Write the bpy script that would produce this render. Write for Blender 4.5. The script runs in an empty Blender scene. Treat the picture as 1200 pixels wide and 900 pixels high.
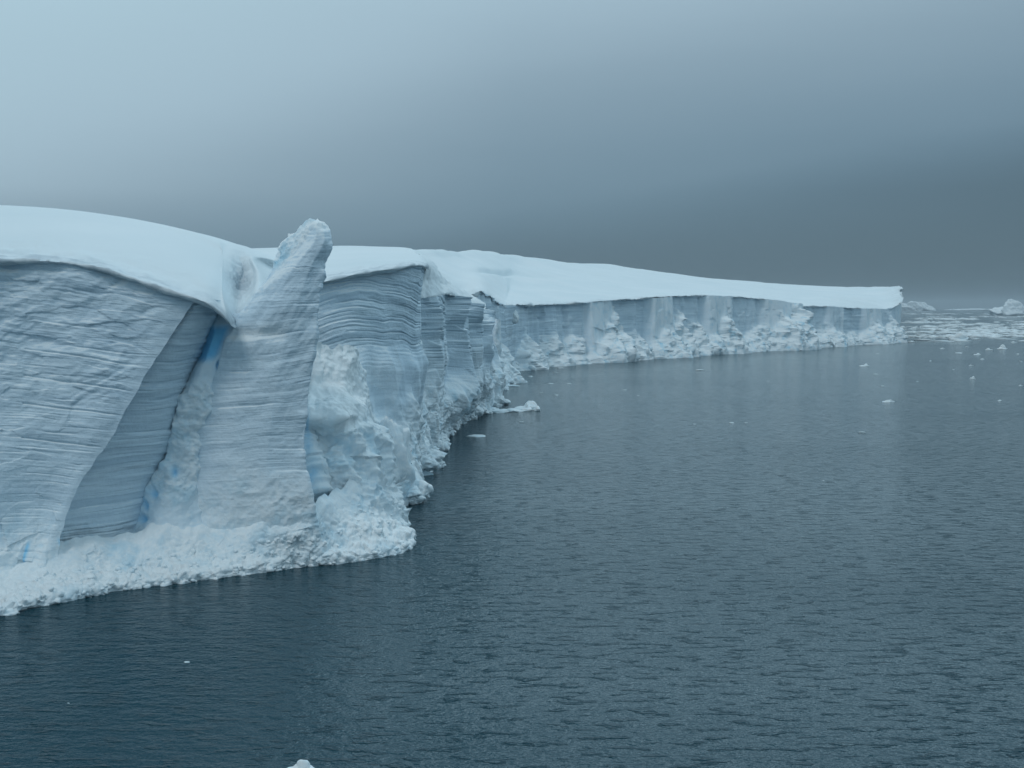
import bpy, math, random
import numpy as np

scene = bpy.context.scene
COL = scene.collection
R = math.radians

# ------------------------------------------------------------------ camera
F_PX = 1449.0            # focal length in pixels of the 1200 px wide photograph
YH = 359.5               # image row of the true horizon
CAM_H = 20.0
PITCH = math.atan((450.0 - YH) / F_PX)
cam_d = bpy.data.cameras.new("camera")
cam_d.sensor_width = 36.0
cam_d.lens = 36.0 * F_PX / 1200.0
cam_d.clip_start = 0.5
cam_d.clip_end = 60000.0
cam = bpy.data.objects.new("camera", cam_d)
COL.objects.link(cam)
cam.location = (0, 0, CAM_H)
cam.rotation_euler = (R(90) - PITCH, 0, 0)
scene.camera = cam

# ------------------------------------------------------------------ world / sun / exposure
SUN_EL, SUN_AZ = 52.0, -150.0      # azimuth of the sun seen from above, from +Y clockwise
world = bpy.data.worlds.new("World")
scene.world = world
world.use_nodes = True
nt = world.node_tree
nt.nodes.clear()
N = nt.nodes.new
def L(a, b): nt.links.new(a, b)
out = N('ShaderNodeOutputWorld')
tc = N('ShaderNodeTexCoord')
sep = N('ShaderNodeSeparateXYZ'); L(tc.outputs['Generated'], sep.inputs[0])
sky = N('ShaderNodeTexSky'); sky.sky_type = 'NISHITA'; sky.sun_disc = False
sky.sun_elevation = R(SUN_EL); sky.sun_rotation = R(SUN_AZ)
bg1 = N('ShaderNodeBackground'); bg1.inputs[1].default_value = 0.06
L(sky.outputs[0], bg1.inputs[0])
# overcast deck: dark band low in front, paler overhead, paler still behind the camera
mp = N('ShaderNodeMapping'); mp.inputs['Scale'].default_value = (1.8, 1.8, 11.0)
L(tc.outputs['Generated'], mp.inputs[0])
nz = N('ShaderNodeTexNoise'); nz.inputs['Scale'].default_value = 1.5; nz.inputs['Detail'].default_value = 5
nz.inputs['Roughness'].default_value = 0.45
L(mp.outputs[0], nz.inputs['Vector'])
def MATH(op, a, b=None, clamp=False):
    m = N('ShaderNodeMath'); m.operation = op; m.use_clamp = clamp
    for i, v in enumerate((a, b)):
        if v is None: continue
        if isinstance(v, (int, float)): m.inputs[i].default_value = v
        else: L(v, m.inputs[i])
    return m.outputs[0]
nzc = MATH('MULTIPLY', MATH('SUBTRACT', nz.outputs['Fac'], 0.5), 0.03)
nzs = MATH('MULTIPLY', nzc, MATH('MULTIPLY', sep.outputs[2], 8.0, True))
sx = MATH('ADD', MATH('MULTIPLY', MATH('MINIMUM', sep.outputs[0], 0.0), -0.33), MATH('MULTIPLY', MATH('MAXIMUM', sep.outputs[0], 0.0), -0.16))
azim = MATH('MULTIPLY', sx, MATH('MULTIPLY', sep.outputs[2], 11.0, True))
back = MATH('MULTIPLY', MATH('MULTIPLY', sep.outputs[1], -1.0), 0.72)
backc = MATH('MAXIMUM', back, 0.0)
el = MATH('ADD', MATH('ADD', sep.outputs[2], nzs), MATH('ADD', azim, backc))
ramp = N('ShaderNodeValToRGB')
ramp.color_ramp.interpolation = 'B_SPLINE'
SKY_STOPS = [(0.00, (0.060, 0.105, 0.138)), (0.04, (0.080, 0.138, 0.183)), (0.08, (0.132, 0.218, 0.286)),
             (0.165, (0.222, 0.318, 0.390)), (0.24, (0.342, 0.472, 0.560)), (0.33, (0.360, 0.510, 0.590)),
             (0.48, (0.430, 0.605, 0.710)), (0.70, (0.330, 0.465, 0.550)), (1.0, (0.270, 0.385, 0.455))]
cr = ramp.color_ramp
while len(cr.elements) < len(SKY_STOPS): cr.elements.new(0.5)
for e, (p, c) in zip(cr.elements, SKY_STOPS):
    e.position = p; e.color = (*c, 1)
L(el, ramp.inputs[0])
bg2 = N('ShaderNodeBackground')
# bright patch added to the deck ahead, above the view, to brighten the water
gain = MATH('MULTIPLY', MATH('MULTIPLY', MATH('SUBTRACT', sep.outputs[2], 0.255), 8.0, True), MATH('MAXIMUM', sep.outputs[1], 0.0))
gain = MATH('MULTIPLY', gain, MATH('MULTIPLY', MATH('SUBTRACT', 0.80, sep.outputs[2]), 3.5, True))
gain = MATH('MULTIPLY', gain, MATH('MULTIPLY', MATH('ADD', MATH('MULTIPLY', sep.outputs[0], 1.6), 0.75), 1.0, True))
L(MATH('ADD', MATH('MULTIPLY', gain, 3.9), 1.0), bg2.inputs[1])
L(ramp.outputs[0], bg2.inputs[0])
mix = N('ShaderNodeMixShader'); mix.inputs[0].default_value = 0.94
L(bg1.outputs[0], mix.inputs[1]); L(bg2.outputs[0], mix.inputs[2]); L(mix.outputs[0], out.inputs[0])

sun_d = bpy.data.lights.new("sun", 'SUN')
sun_d.energy = 0.5; sun_d.angle = R(14); sun_d.color = (1.0, 0.985, 0.97)
sun = bpy.data.objects.new("sun", sun_d); COL.objects.link(sun)
sun.rotation_euler = (R(90 - SUN_EL), 0, R(180 - SUN_AZ))
sun.location = (0, 0, 200)

vs = scene.view_settings
vs.view_transform = 'Standard'; vs.look = 'None'; vs.gamma = 1; vs.exposure = 0.20
vs.use_curve_mapping = False
scene.cycles.use_denoising = True
scene.cycles.max_bounces = 6
scene.cycles.diffuse_bounces = 4

# ------------------------------------------------------------------ helpers
_f = np.array([0, math.cos(PITCH), -math.sin(PITCH)])
_u = np.array([0, math.sin(PITCH), math.cos(PITCH)])
def at(px, py, Y):
    """World point seen at pixel (px,py) of the photograph, Y metres ahead of the camera."""
    d = np.array([(px - 600) / F_PX, 0, 0]) + _f + _u * ((450 - py) / F_PX)
    return np.array([0, 0, CAM_H]) + d * (Y / d[1])
def on_water(px, py, z=0.0):
    d = np.array([(px - 600) / F_PX, 0, 0]) + _f + _u * ((450 - py) / F_PX)
    return np.array([0, 0, CAM_H]) + d * ((z - CAM_H) / d[2])

def _hash(ix, iy, iz, seed):
    h = (ix.astype(np.int64) * 374761393 + iy.astype(np.int64) * 668265263 + iz.astype(np.int64) * 2147483647
         + seed * 1274126177) & 0xFFFFFFFF
    h = ((h ^ (h >> 13)) * 1274126177) & 0xFFFFFFFF
    h = ((h ^ (h >> 16)) * 2246822519) & 0xFFFFFFFF
    return (h ^ (h >> 15)) & 0xFFFFFFFF
def noise(p, seed=0):
    p = np.asarray(p, float); i = np.floor(p); f = p - i
    w = f * f * f * (f * (f * 6 - 15) + 10)
    r = 0
    for dx in (0, 1):
        wx = w[..., 0] if dx else 1 - w[..., 0]
        for dy in (0, 1):
            wy = w[..., 1] if dy else 1 - w[..., 1]
            for dz in (0, 1):
                wz = w[..., 2] if dz else 1 - w[..., 2]
                h = _hash(i[..., 0] + dx, i[..., 1] + dy, i[..., 2] + dz, seed)
                a = ((h & 1023) / 1023.0 * 2 - 1); b = (((h >> 10) & 1023) / 1023.0 * 2 - 1); c = (((h >> 20) & 1023) / 1023.0 * 2 - 1)
                r = r + wx * wy * wz * (a * (f[..., 0] - dx) + b * (f[..., 1] - dy) + c * (f[..., 2] - dz))
    return r * 1.5
def fbm(p, octv=4, gain=0.5, seed=0):
    p = np.asarray(p, float); a = 1.0; r = 0; s = 0
    for k in range(octv):
        r = r + a * noise(p, seed + k * 17); s += a; p = p * 2.03 + 11.3; a *= gain
    return r / s * 1.4
def ridged(p, octv=4, gain=0.5, seed=0):
    p = np.asarray(p, float); a = 1.0; r = 0; s = 0
    for k in range(octv):
        r = r + a * (1 - 2 * np.abs(noise(p, seed + k * 17))); s += a; p = p * 2.03 + 7.7; a *= gain
    return r / s
def cells(p, seed=0):
    """Worley: (distance to the nearest cell point, random value and random unit vector dot offset of that cell)."""
    p = np.asarray(p, float); i = np.floor(p)
    best = np.full(p.shape[:-1], 9.0); val = np.zeros(p.shape[:-1]); til = np.zeros(p.shape[:-1])
    for dx in (-1, 0, 1):
        for dy in (-1, 0, 1):
            for dz in (-1, 0, 1):
                c0, c1, c2 = i[..., 0] + dx, i[..., 1] + dy, i[..., 2] + dz
                h = _hash(c0, c1, c2, seed)
                ox = p[..., 0] - c0 - (h & 1023) / 1023.0; oy = p[..., 1] - c1 - ((h >> 10) & 1023) / 1023.0
                oz = p[..., 2] - c2 - ((h >> 20) & 1023) / 1023.0
                d = np.sqrt(ox * ox + oy * oy + oz * oz)
                h2 = _hash(c0, c1, c2, seed + 91)
                v = (h2 & 1023) / 1023.0
                t = ox * (((h2 >> 10) & 1023) / 1023.0 - .5) + oy * (((h2 >> 20) & 1023) / 1023.0 - .5) + oz * (v - .5)
                m = d < best
                best = np.where(m, d, best); val = np.where(m, v, val); til = np.where(m, t, til)
    return best, val, til
def sstep(a, b, x):
    t = np.clip((x - a) / (b - a), 0, 1); return t * t * (3 - 2 * t)

class Geo:
    def __init__(self): self.V = []; self.Fs = []; self.n = 0; self.A = {}
    def add(self, V, F, **attr):
        V = np.asarray(V, float).reshape(-1, 3)
        self.V.append(V); self.Fs += [tuple(int(i) + self.n for i in f) for f in F] if not isinstance(F, np.ndarray) else (F + self.n).tolist()
        for k in set(self.A) | set(attr):
            lst = self.A.setdefault(k, [np.zeros(self.n)] if self.n else [])
            a = attr.get(k, 0.0)
            lst.append(np.broadcast_to(np.asarray(a, float).reshape(-1) if np.ndim(a) else a, (len(V),)).copy())
        self.n += len(V)
        return self
    def build(self, name, mat, parent=None, smooth=True):
        me = bpy.data.meshes.new(name)
        me.from_pydata(np.concatenate(self.V), [], self.Fs)
        for k, lst in self.A.items():
            at_ = me.attributes.new(k, 'FLOAT', 'POINT'); at_.data.foreach_set('value', np.concatenate(lst).astype(np.float32))
        me.polygons.foreach_set('use_smooth', [smooth] * len(me.polygons))
        me.materials.append(mat); me.update()
        o = bpy.data.objects.new(name, me); COL.objects.link(o)
        if parent is not None:
            o.parent = parent
            o.matrix_parent_inverse = parent.matrix_basis.inverted()
        return o

def _interp(K, t, linear=False):
    """K: (n, ..., 3) knots at 0..n-1; t array; Catmull-Rom or straight."""
    n = len(K); i = np.clip(np.floor(t).astype(int), 0, n - 2); f = (t - i).reshape((-1,) + (1,) * (K.ndim - 1))
    if linear: return K[i] * (1 - f) + K[i + 1] * f
    p0 = K[np.maximum(i - 1, 0)]; p1 = K[i]; p2 = K[i + 1]; p3 = K[np.minimum(i + 2, n - 1)]
    m1 = (p2 - p0) / 2; m2 = (p3 - p1) / 2
    e = i == 0; m1[e] = (p2 - p1)[e]
    e = i == n - 2; m2[e] = (p2 - p1)[e]
    return (2 * f**3 - 3 * f**2 + 1) * p1 + (f**3 - 2 * f**2 + f) * m1 + (-2 * f**3 + 3 * f**2) * p2 + (f**3 - f**2) * m2
def _even(P, n, lin):
    """even arc-length parameters for knots P (n,3)"""
    tt = np.linspace(0, len(P) - 1, 40 * len(P)); Q = _interp(P, tt, lin)
    s = np.r_[0, np.cumsum(np.linalg.norm(np.diff(Q, axis=0), axis=1))]
    return np.interp(np.linspace(0, s[-1], n), s, tt)
def patch(cols, ns, nt, lin_s=False, lin_t=False, even=True):
    """cols: list of columns, each a list of 3-D points (same count). Returns P (ns,nt,3), unit normals, S, T in 0..1"""
    K = np.array(cols, float)
    mid = K[:, K.shape[1] // 2]
    ts = _even(mid, ns, lin_s) if even else np.linspace(0, len(K) - 1, ns)
    A = _interp(K, ts, lin_s)
    B = np.swapaxes(A, 0, 1)
    tt = _even(K[len(K) // 2], nt, lin_t) if even else np.linspace(0, B.shape[0] - 1, nt)
    P = np.swapaxes(_interp(np.ascontiguousarray(B), tt, lin_t), 0, 1).copy()
    S, T = np.meshgrid(np.linspace(0, 1, ns), np.linspace(0, 1, nt), indexing='ij')
    return P, normals(P), S, T
def normals(P):
    n = np.cross(np.gradient(P, axis=0), np.gradient(P, axis=1))
    n /= np.maximum(np.linalg.norm(n, axis=-1, keepdims=True), 1e-9)
    return n
def toward(Nn, v):
    return Nn if (Nn.reshape(-1, 3) @ np.asarray(v, float)).mean() > 0 else -Nn
def quads(ns, nt, flip=False):
    i, j = np.meshgrid(np.arange(ns - 1), np.arange(nt - 1), indexing='ij')
    a = (i * nt + j).ravel()
    q = np.stack([a, a + 1, a + nt + 1, a + nt], 1)
    return q[:, ::-1] if flip else q
CAMV = np.array([0.15, -1, 0.05])
def px_of(P):
    """picture column of world points, used to look features up along a wall"""
    d = P - np.array([0, 0, CAM_H]); z = d @ _f
    return 600 + F_PX * d[..., 0] / z
def py_of(P):
    d = P - np.array([0, 0, CAM_H]); z = d @ _f
    return 450 - F_PX * (d @ _u) / z

def ledges(u, along, w, length, seed):
    """broken ledges: each thin layer juts out by its own amount, which changes along the layer"""
    k = u / w; i = np.floor(k); f = k - i
    am = noise(np.stack([along / length, i * 7.31, np.full_like(u, seed * 1.7)], -1), seed)
    am = np.clip(am * 1.6, -0.25, 1.0)
    am2 = noise(np.stack([along / (length * .35), i * 3.77, np.full_like(u, seed * 2.3)], -1), seed + 5)
    prof = np.minimum(f / 0.75, (1 - f) / 0.25)
    return (am + 0.35 * am2) * prof
def lines(P, u, along, scale=1.0, seed=0):
    """thin layered ledges: relief that runs along the layers"""
    def l(f, a, sd): return noise(np.stack([along / a, u * f, np.full_like(u, sd * 3.1)], -1), seed + sd)
    return scale * (0.07 * l(0.45, 14, 1) + 0.05 * l(1.1, 9, 2) + 0.13 * ledges(u, along, 0.85, 7, seed + 60)
                    + 0.075 * ledges(u + .3, along, 0.40, 4, seed + 70) + 0.04 * ledges(u, along, 0.21, 2.5, seed + 80))

def grooves(u, along, w, length, seed, width=0.07):
    """thin dark seams between some of the layers"""
    k = u / w; i = np.floor(k)
    r = lambda q: noise(np.stack([i * 5.31 + q, np.full_like(u, seed * 1.3), np.full_like(u, 0.37)], -1), seed)
    c = (i + 0.5 + 0.4 * r(0.5)) * w
    on = sstep(0.02, 0.22, noise(np.stack([along / length, i * 3.77, np.full_like(u, seed * 2.1)], -1), seed + 3))
    return -np.exp(-((u - c) / width) ** 2) * on

_ico = {}
def ico(sub):
    if sub not in _ico:
        import bmesh
        bm = bmesh.new(); bmesh.ops.create_icosphere(bm, subdivisions=sub, radius=1)
        _ico[sub] = (np.array([v.co[:] for v in bm.verts]), [tuple(v.index for v in f.verts) for f in bm.faces]); bm.free()
    return _ico[sub]
def boulder(c, rad, seed, sub=4, facets=14, rough=0.06, rz=0.0):
    """angular broken block: a faceted solid with worn edges"""
    V, F = ico(sub); rg = np.random.RandomState(seed)
    n = rg.normal(size=(facets, 3)); n /= np.linalg.norm(n, axis=1, keepdims=True)
    off = rg.uniform(0.62, 0.95, facets)
    dots = V @ n.T
    r = np.min(np.where(dots > 0.05, off / np.maximum(dots, 0.05), 9), axis=1); r = np.minimum(r, 1.15)
    r = r * (1 + rough * 2 * fbm(V * 2.6 + seed, 3, seed=seed))
    Q = V * r[:, None] * np.asarray(rad, float)
    ca, sa = math.cos(rz), math.sin(rz)
    Q = np.stack([Q[:, 0] * ca - Q[:, 1] * sa, Q[:, 0] * sa + Q[:, 1] * ca, Q[:, 2]], 1)
    return Q + np.asarray(c, float), F

def tag(o, label=None, cat=None, group=None, kind=None):
    if label: o['label'] = label
    if cat: o['category'] = cat
    if group: o['group'] = group
    if kind: o['kind'] = kind
    return o
def empty(name, loc, label, cat, group=None):
    o = bpy.data.objects.new(name, None); COL.objects.link(o); o.location = loc
    return tag(o, label, cat, group)

# ------------------------------------------------------------------ materials
class M_:
    def __init__(self, name):
        self.m = bpy.data.materials.new(name); self.m.use_nodes = True
        self.t = self.m.node_tree; self.b = self.t.nodes['Principled BSDF']
    def n(self, k, **kw):
        x = self.t.nodes.new(k)
        for a, v in kw.items(): setattr(x, a, v)
        return x
    def l(self, a, b): self.t.links.new(a, b)
    def attr(self, name):
        a = self.n('ShaderNodeAttribute'); a.attribute_name = name; return a.outputs['Fac']
    def noise(self, scale, detail=4, rough=0.55, vec=None, mapscale=None):
        x = self.n('ShaderNodeTexNoise'); x.inputs['Scale'].default_value = scale; x.inputs['Detail'].default_value = detail
        x.inputs['Roughness'].default_value = rough
        if vec is None:
            vec = self.n('ShaderNodeTexCoord').outputs['Object']
        if mapscale:
            mp_ = self.n('ShaderNodeMapping'); mp_.inputs['Scale'].default_value = mapscale
            self.l(vec, mp_.inputs[0]); vec = mp_.outputs[0]
        self.l(vec, x.inputs['Vector']); return x.outputs['Fac']
    def math(self, op, a, b=None, clamp=False):
        x = self.n('ShaderNodeMath', operation=op, use_clamp=clamp)
        for i, v in enumerate((a, b)):
            if v is None: continue
            if isinstance(v, (int, float)): x.inputs[i].default_value = v
            else: self.l(v, x.inputs[i])
        return x.outputs[0]
    def mix(self, fac, a, b):
        x = self.n('ShaderNodeMix', data_type='RGBA')
        for sock, v in ((x.inputs['Factor'], fac), (x.inputs[6], a), (x.inputs[7], b)):
            if isinstance(v, (int, float)): sock.default_value = v
            elif isinstance(v, tuple): sock.default_value = (*v, 1)
            else: self.l(v, sock)
        return x.outputs[2]
    def maprange(self, v, a, b, c=0.0, d=1.0):
        x = self.n('ShaderNodeMapRange'); self.l(v, x.inputs[0])
        for i, q in enumerate((a, b, c, d)): x.inputs[i + 1].default_value = q
        return x.outputs[0]
    def bump(self, h, strength, dist, prev=None):
        x = self.n('ShaderNodeBump'); x.inputs['Strength'].default_value = strength; x.inputs['Distance'].default_value = dist
        self.l(h, x.inputs['Height'])
        if prev is not None: self.l(prev, x.inputs['Normal'])
        return x.outputs[0]

def make_ice():
    M = M_('glacier_ice')
    u = M.attr('layer'); al = M.attr('along')
    cv = M.n('ShaderNodeCombineXYZ')
    M.l(M.math('MULTIPLY', al, 0.10), cv.inputs[0]); M.l(u, cv.inputs[1])
    l1 = M.noise(1.3, 5, 0.65, vec=cv.outputs[0])
    cv2 = M.n('ShaderNodeCombineXYZ')
    M.l(M.math('MULTIPLY', al, 0.05), cv2.inputs[0]); M.l(M.math('MULTIPLY', u, 3.0), cv2.inputs[1])
    l2 = M.noise(1.2, 3, 0.6, vec=cv2.outputs[0])
    cv3 = M.n('ShaderNodeCombineXYZ'); M.l(M.math('MULTIPLY', al, 0.22), cv3.inputs[0]); M.l(M.math('MULTIPLY', u, 7.0), cv3.inputs[1])
    l3 = M.noise(1.2, 2, 0.6, vec=cv3.outputs[0])
    big = M.noise(0.12, 4, 0.55)
    fine = M.noise(2.2, 5, 0.6)
    dk = M.math('ADD', M.maprange(l1, 0.42, 0.66), M.math('MULTIPLY', M.maprange(l2, 0.5, 0.7), 0.6), True)
    dk = M.math('MULTIPLY', dk, M.attr('lined'))
    layered = M.mix(dk, (0.72, 0.85, 0.93), (0.50, 0.635, 0.73))
    layered = M.mix(M.math('MULTIPLY', M.maprange(big, 0.4, 0.65), 0.35), layered, (0.58, 0.73, 0.85))
    freshc = M.mix(M.maprange(fine, 0.35, 0.65), (0.76, 0.88, 0.95), (0.84, 0.91, 0.94))
    c = M.mix(M.attr('fresh'), layered, freshc)
    rub = M.mix(M.maprange(fine, 0.38, 0.62), (0.70, 0.80, 0.85), (0.85, 0.91, 0.93))
    c = M.mix(M.attr('rubble'), c, rub)
    # snow lies on whatever is flat enough to hold it
    geo = M.n('ShaderNodeNewGeometry'); sz = M.n('ShaderNodeSeparateXYZ'); M.l(geo.outputs['Normal'], sz.inputs[0])
    hold = M.math('ADD', sz.outputs[2], M.math('MULTIPLY', M.math('SUBTRACT', fine, 0.5), 0.5))
    hold = M.math('MAXIMUM', M.math('MULTIPLY', M.maprange(hold, 0.38, 0.72), 0.85), M.attr('snowy'))
    c = M.mix(hold, c, (0.86, 0.915, 0.93))
    # clear blue ice
    bn = M.noise(0.35, 4, 0.6)
    tint = M.math('MULTIPLY', M.maprange(bn, 0.52, 0.72), M.attr('tint'))
    c = M.mix(tint, c, (0.42, 0.68, 0.82))
    c = M.mix(M.attr('blue'), c, (0.22, 0.66, 0.97))
    M.l(c, M.b.inputs['Base Color'])
    M.b.inputs['Roughness'].default_value = 0.75
    M.b.inputs['Specular IOR Level'].default_value = 0.2
    lw = M.math('MULTIPLY', M.math('ADD', l2, M.math('MULTIPLY', l3, 0.5)), M.attr('lined'))
    b1 = M.bump(lw, 0.6, 0.16)
    grain = M.noise(6.0, 4, 0.65)
    b2 = M.bump(fine, 0.45, 0.16, b1)
    b2 = M.bump(grain, 0.35, 0.07, b2)
    M.l(b2, M.b.inputs['Normal'])
    return M.m
def make_snow():
    M = M_('snow')
    big = M.noise(0.05, 4, 0.5); fine = M.noise(0.6, 5, 0.55)
    c = M.mix(M.maprange(big, 0.35, 0.65), (0.74, 0.82, 0.85), (0.79, 0.855, 0.88))
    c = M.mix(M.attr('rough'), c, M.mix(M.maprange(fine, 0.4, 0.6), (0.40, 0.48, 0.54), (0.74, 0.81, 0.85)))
    M.l(c, M.b.inputs['Base Color'])
    M.b.inputs['Roughness'].default_value = 0.85
    M.b.inputs['Specular IOR Level'].default_value = 0.15
    M.l(M.bump(fine, 0.25, 0.25), M.b.inputs['Normal'])
    return M.m
def make_water():
    M = M_('sea_water')
    t1 = M.noise(1.0, 4, 0.60, mapscale=(0.62, 1.0, 1.0))
    t2 = M.noise(3.0, 3, 0.55, mapscale=(0.95, 1.0, 1.0))
    t3 = M.noise(1.35, 3, 0.55, mapscale=(0.38, 1.10, 1.0))
    gust = M.noise(0.012, 3, 0.5, mapscale=(0.5, 1.4, 1))
    M.b.inputs['Base Color'].default_value = (0.0005, 0.042, 0.062, 1)
    M.b.inputs['Roughness'].default_value = 0.11
    M.b.inputs['IOR'].default_value = 1.25; M.b.inputs['Specular IOR Level'].default_value = 0.40
    crest = M.maprange(t3, 0.57, 0.66)
    h = M.math('ADD', M.math('MULTIPLY', t1, 1.0), M.math('MULTIPLY', t2, 0.38))
    h = M.math('MULTIPLY', h, M.maprange(gust, 0.35, 0.65, 0.45, 1.3))
    b = M.bump(h, 1.0, 0.26)
    b = M.bump(crest, 1.0, 0.15, b)
    M.l(b, M.b.inputs['Normal'])
    return M.m
def make_floe():
    M = M_('floe_ice')
    fine = M.noise(1.2, 4, 0.6)
    c = M.mix(M.maprange(fine, 0.4, 0.65), (0.84, 0.88, 0.89), (0.70, 0.82, 0.87))
    M.l(c, M.b.inputs['Base Color']); M.b.inputs['Roughness'].default_value = 0.7
    M.b.inputs['Specular IOR Level'].default_value = 0.2
    M.l(M.bump(fine, 0.4, 0.1), M.b.inputs['Normal'])
    return M.m
ICE, SNOW, WATER, FLOE = make_ice(), make_snow(), make_water(), make_floe()

# ------------------------------------------------------------------ water
def ring_grid(x0, x1, y0, y1, z):
    return [(x0, y0, z), (x1, y0, z), (x1, y1, z), (x0, y1, z)]
g = Geo(); g.add(ring_grid(-14000, 14000, -2500, 14000, 0), [(0, 1, 2, 3)])
tag(g.build('water', WATER, smooth=False), kind='structure')

# =================================================================== near cliff
near = empty('ice_cliff', at(0, 724, 85) * [1, 1, 0], 'nearest layered ice cliff under a smooth rounded snow dome, left of the leaning pinnacle', 'ice cliff')

def put(g, P, Nn, **attr):
    fl = (np.cross(P[1, 0] - P[0, 0], P[0, 1] - P[0, 0]) @ Nn[0, 0]) > 0
    g.add(P, quads(P.shape[0], P.shape[1], flip=not fl), **{k: (v.ravel() if np.ndim(v) else v) for k, v in attr.items()})

# --- front face
a = at
cols = [[a(-330, 318, 78), a(-330, 430, 77), a(-330, 540, 76), a(-330, 620, 75.5), a(-330, 700, 75), a(-330, 790, 75)],
        [a(-150, 308, 83), a(-150, 420, 82), a(-150, 530, 81), a(-150, 600, 80.5), a(-150, 665, 80), a(-150, 745, 80)],
        [a(0, 306, 88.5), a(0, 410, 87.5), a(0, 510, 86.5), a(0, 585, 86), a(0, 650, 86), a(0, 715, 85.5)],
        [a(110, 313, 90), a(95, 415, 89), a(72, 515, 88), a(48, 585, 87.3), a(38, 645, 87), a(35, 705, 86.5)],
        [a(190, 334, 91), a(150, 430, 89.6), a(108, 518, 88.3), a(74, 580, 87.5), a(58, 636, 87), a(50, 702, 86.5)],
        [a(230, 349, 92.1), a(171, 440, 90), a(126, 519, 88.7), a(88, 577, 87.8), a(71, 632, 87.3), a(60, 700, 86.8)]]
P, Nn, S, T = patch(cols, 430, 620); Nn = toward(Nn, CAMV)
X, Z = P[..., 0], P[..., 2]
warp = 0.35 * fbm(P / 9, 3, seed=5)
u = Z + 0.13 * X + warp
up = sstep(9, 17, Z)
edgeA = sstep(1.0, 0.95, S)
d = 0.9 * fbm(P / 12, 3, seed=1)
q = np.stack([(X * 0.75 + Z * 0.65) / 7.5, (Z * 0.75 - X * 0.65) / 1.7, P[..., 1] / 9], -1)
q = q + 0.7 * np.stack([fbm(P / 5, 2, seed=16), fbm(P / 5, 2, seed=17), 0 * X], -1)
cA, vA, tA = cells(np.stack([X / 2.6, P[..., 1] / 2, u / 0.8], -1), 18)
d += (0.05 + 0.17 * up) * fbm(q, 4, seed=9) + (0.10 + 0.14 * up) * tA + 0.05 * (vA - .5) * up
d += lines(P, u, X, 0.55, 3) * (0.9 - 0.1 * up) + up * 0.16 * fbm(P / [2.4, 2.4, 1.3], 4, gain=.6, seed=19)
d += up * 0.10 * ridged(P * [1/2.2, 1/2.2, 1/0.9], 3, seed=13)
crk = np.exp(-((u + 0.04 * X - np.array([4.9, 9.3, 11.2, 7.4])[:, None, None]) / 0.06) ** 2) * (noise(np.stack([X / 11, X * 0, X * 0], -1), 15) > -0.15)
d -= 0.16 * crk.max(axis=0)
d += 0.07 * fbm(P * 1.1, 4, gain=.6, seed=14)
d -= 0.2 * sstep(0.06, 0.0, T)                       # undercut below the snow lip
low = sstep(7.0, 2.5, Z + 1.5 * fbm(P / 4, 3, seed=21) + 0.10 * (X + 40))
c3, v3, t3 = cells(P / 2.2, 31)
d = d * (1 - .5 * low) + low * (0.55 * ridged(P / 3.5, 4, seed=30) + 1.0 * t3 + 0.4)
ax_, ay_ = px_of(P), py_of(P)
blA = np.maximum(0.8 * np.exp(-((ax_ - 32 + (ay_ - 650) * .18) / 2.0) ** 2) * sstep(630, 640, ay_) * sstep(675, 665, ay_), 0.8 * np.exp(-((ax_ - 73 - (ay_ - 650) * .14) / 2.2) ** 2) * sstep(628, 638, ay_) * sstep(690, 680, ay_))
d += 0.07 * grooves(u, X, 1.25, 5, 301, .055) + 0.05 * (1.2 - up) * grooves(u, X, 0.5, 3, 302, .045)
d *= edgeA
P = P + Nn * d[..., None]
P[..., 0] += (0.22 * noise(np.stack([Z / 2.4, 0 * Z, 0 * Z], -1), 320) + 0.12 * noise(np.stack([Z / 0.8, 0 * Z, 0 * Z + 4], -1), 321)) * sstep(.93, 1, S)
gf = Geo(); put(gf, P, Nn, layer=u, along=X, lined=0.75 + 0.25 * up, fresh=low, rubble=0.2 * low, tint=low, blue=blA)
gf.build('cliff_face', ICE, near)

# --- shaded return face beside the cleft
cols = [[a(222, 352, 92.8), a(165, 440, 91), a(120, 519, 89.7), a(82, 577, 88.8), a(65, 632, 88.3), a(54, 700, 87.8)],
        [a(239, 350, 92.6), a(190, 440, 92.2), a(158, 519, 91.8), a(128, 575, 91.2), a(104, 636, 90.4), a(92, 696, 89.6)],
        [a(257, 352, 94.3), a(216, 440, 95.0), a(195, 519, 94.8), a(173, 567, 94.2), a(147, 642, 92.8), a(132, 690, 91.6)],
        [a(270, 352, 101), a(240, 440, 101), a(214, 519, 101), a(195, 567, 100), a(168, 642, 97), a(150, 690, 95)]]
P, Nn, S, T = patch(cols, 200, 420); Nn = toward(Nn, CAMV)
X, Z, Y = P[..., 0], P[..., 2], P[..., 1]
u = Z + 0.02 * X + 0.25 * fbm(P / 7, 2, seed=6)
edge = np.minimum(sstep(0, 0.05, S), 1)
d = (0.35 * fbm(P / 9, 3, seed=41) + lines(P, u, Y, 1.1, 43) + 0.10 * grooves(u, Y, 0.75, 6, 303, .06) + 0.08 * grooves(u, Y, 0.4, 3, 304, .05) + 0.03 * fbm(P * 1.6, 3, seed=44)) * edge
low = sstep(5.0, 1.5, Z + 1.3 * fbm(P / 3, 3, seed=45))
d += low * 0.5 * ridged(P / 2.5, 3, seed=46)
P = P + Nn * d[..., None]
P[..., 0] += (0.22 * noise(np.stack([Z / 2.4, 0 * Z, 0 * Z], -1), 320) + 0.12 * noise(np.stack([Z / 0.8, 0 * Z, 0 * Z + 4], -1), 321)) * sstep(.12, 0, S)
gw = Geo(); put(gw, P, Nn, layer=u, along=Y, lined=1.0, fresh=low * 0.7, rubble=0.0, tint=low, blue=0.0)
gw.build('side_face', ICE, near)

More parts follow.
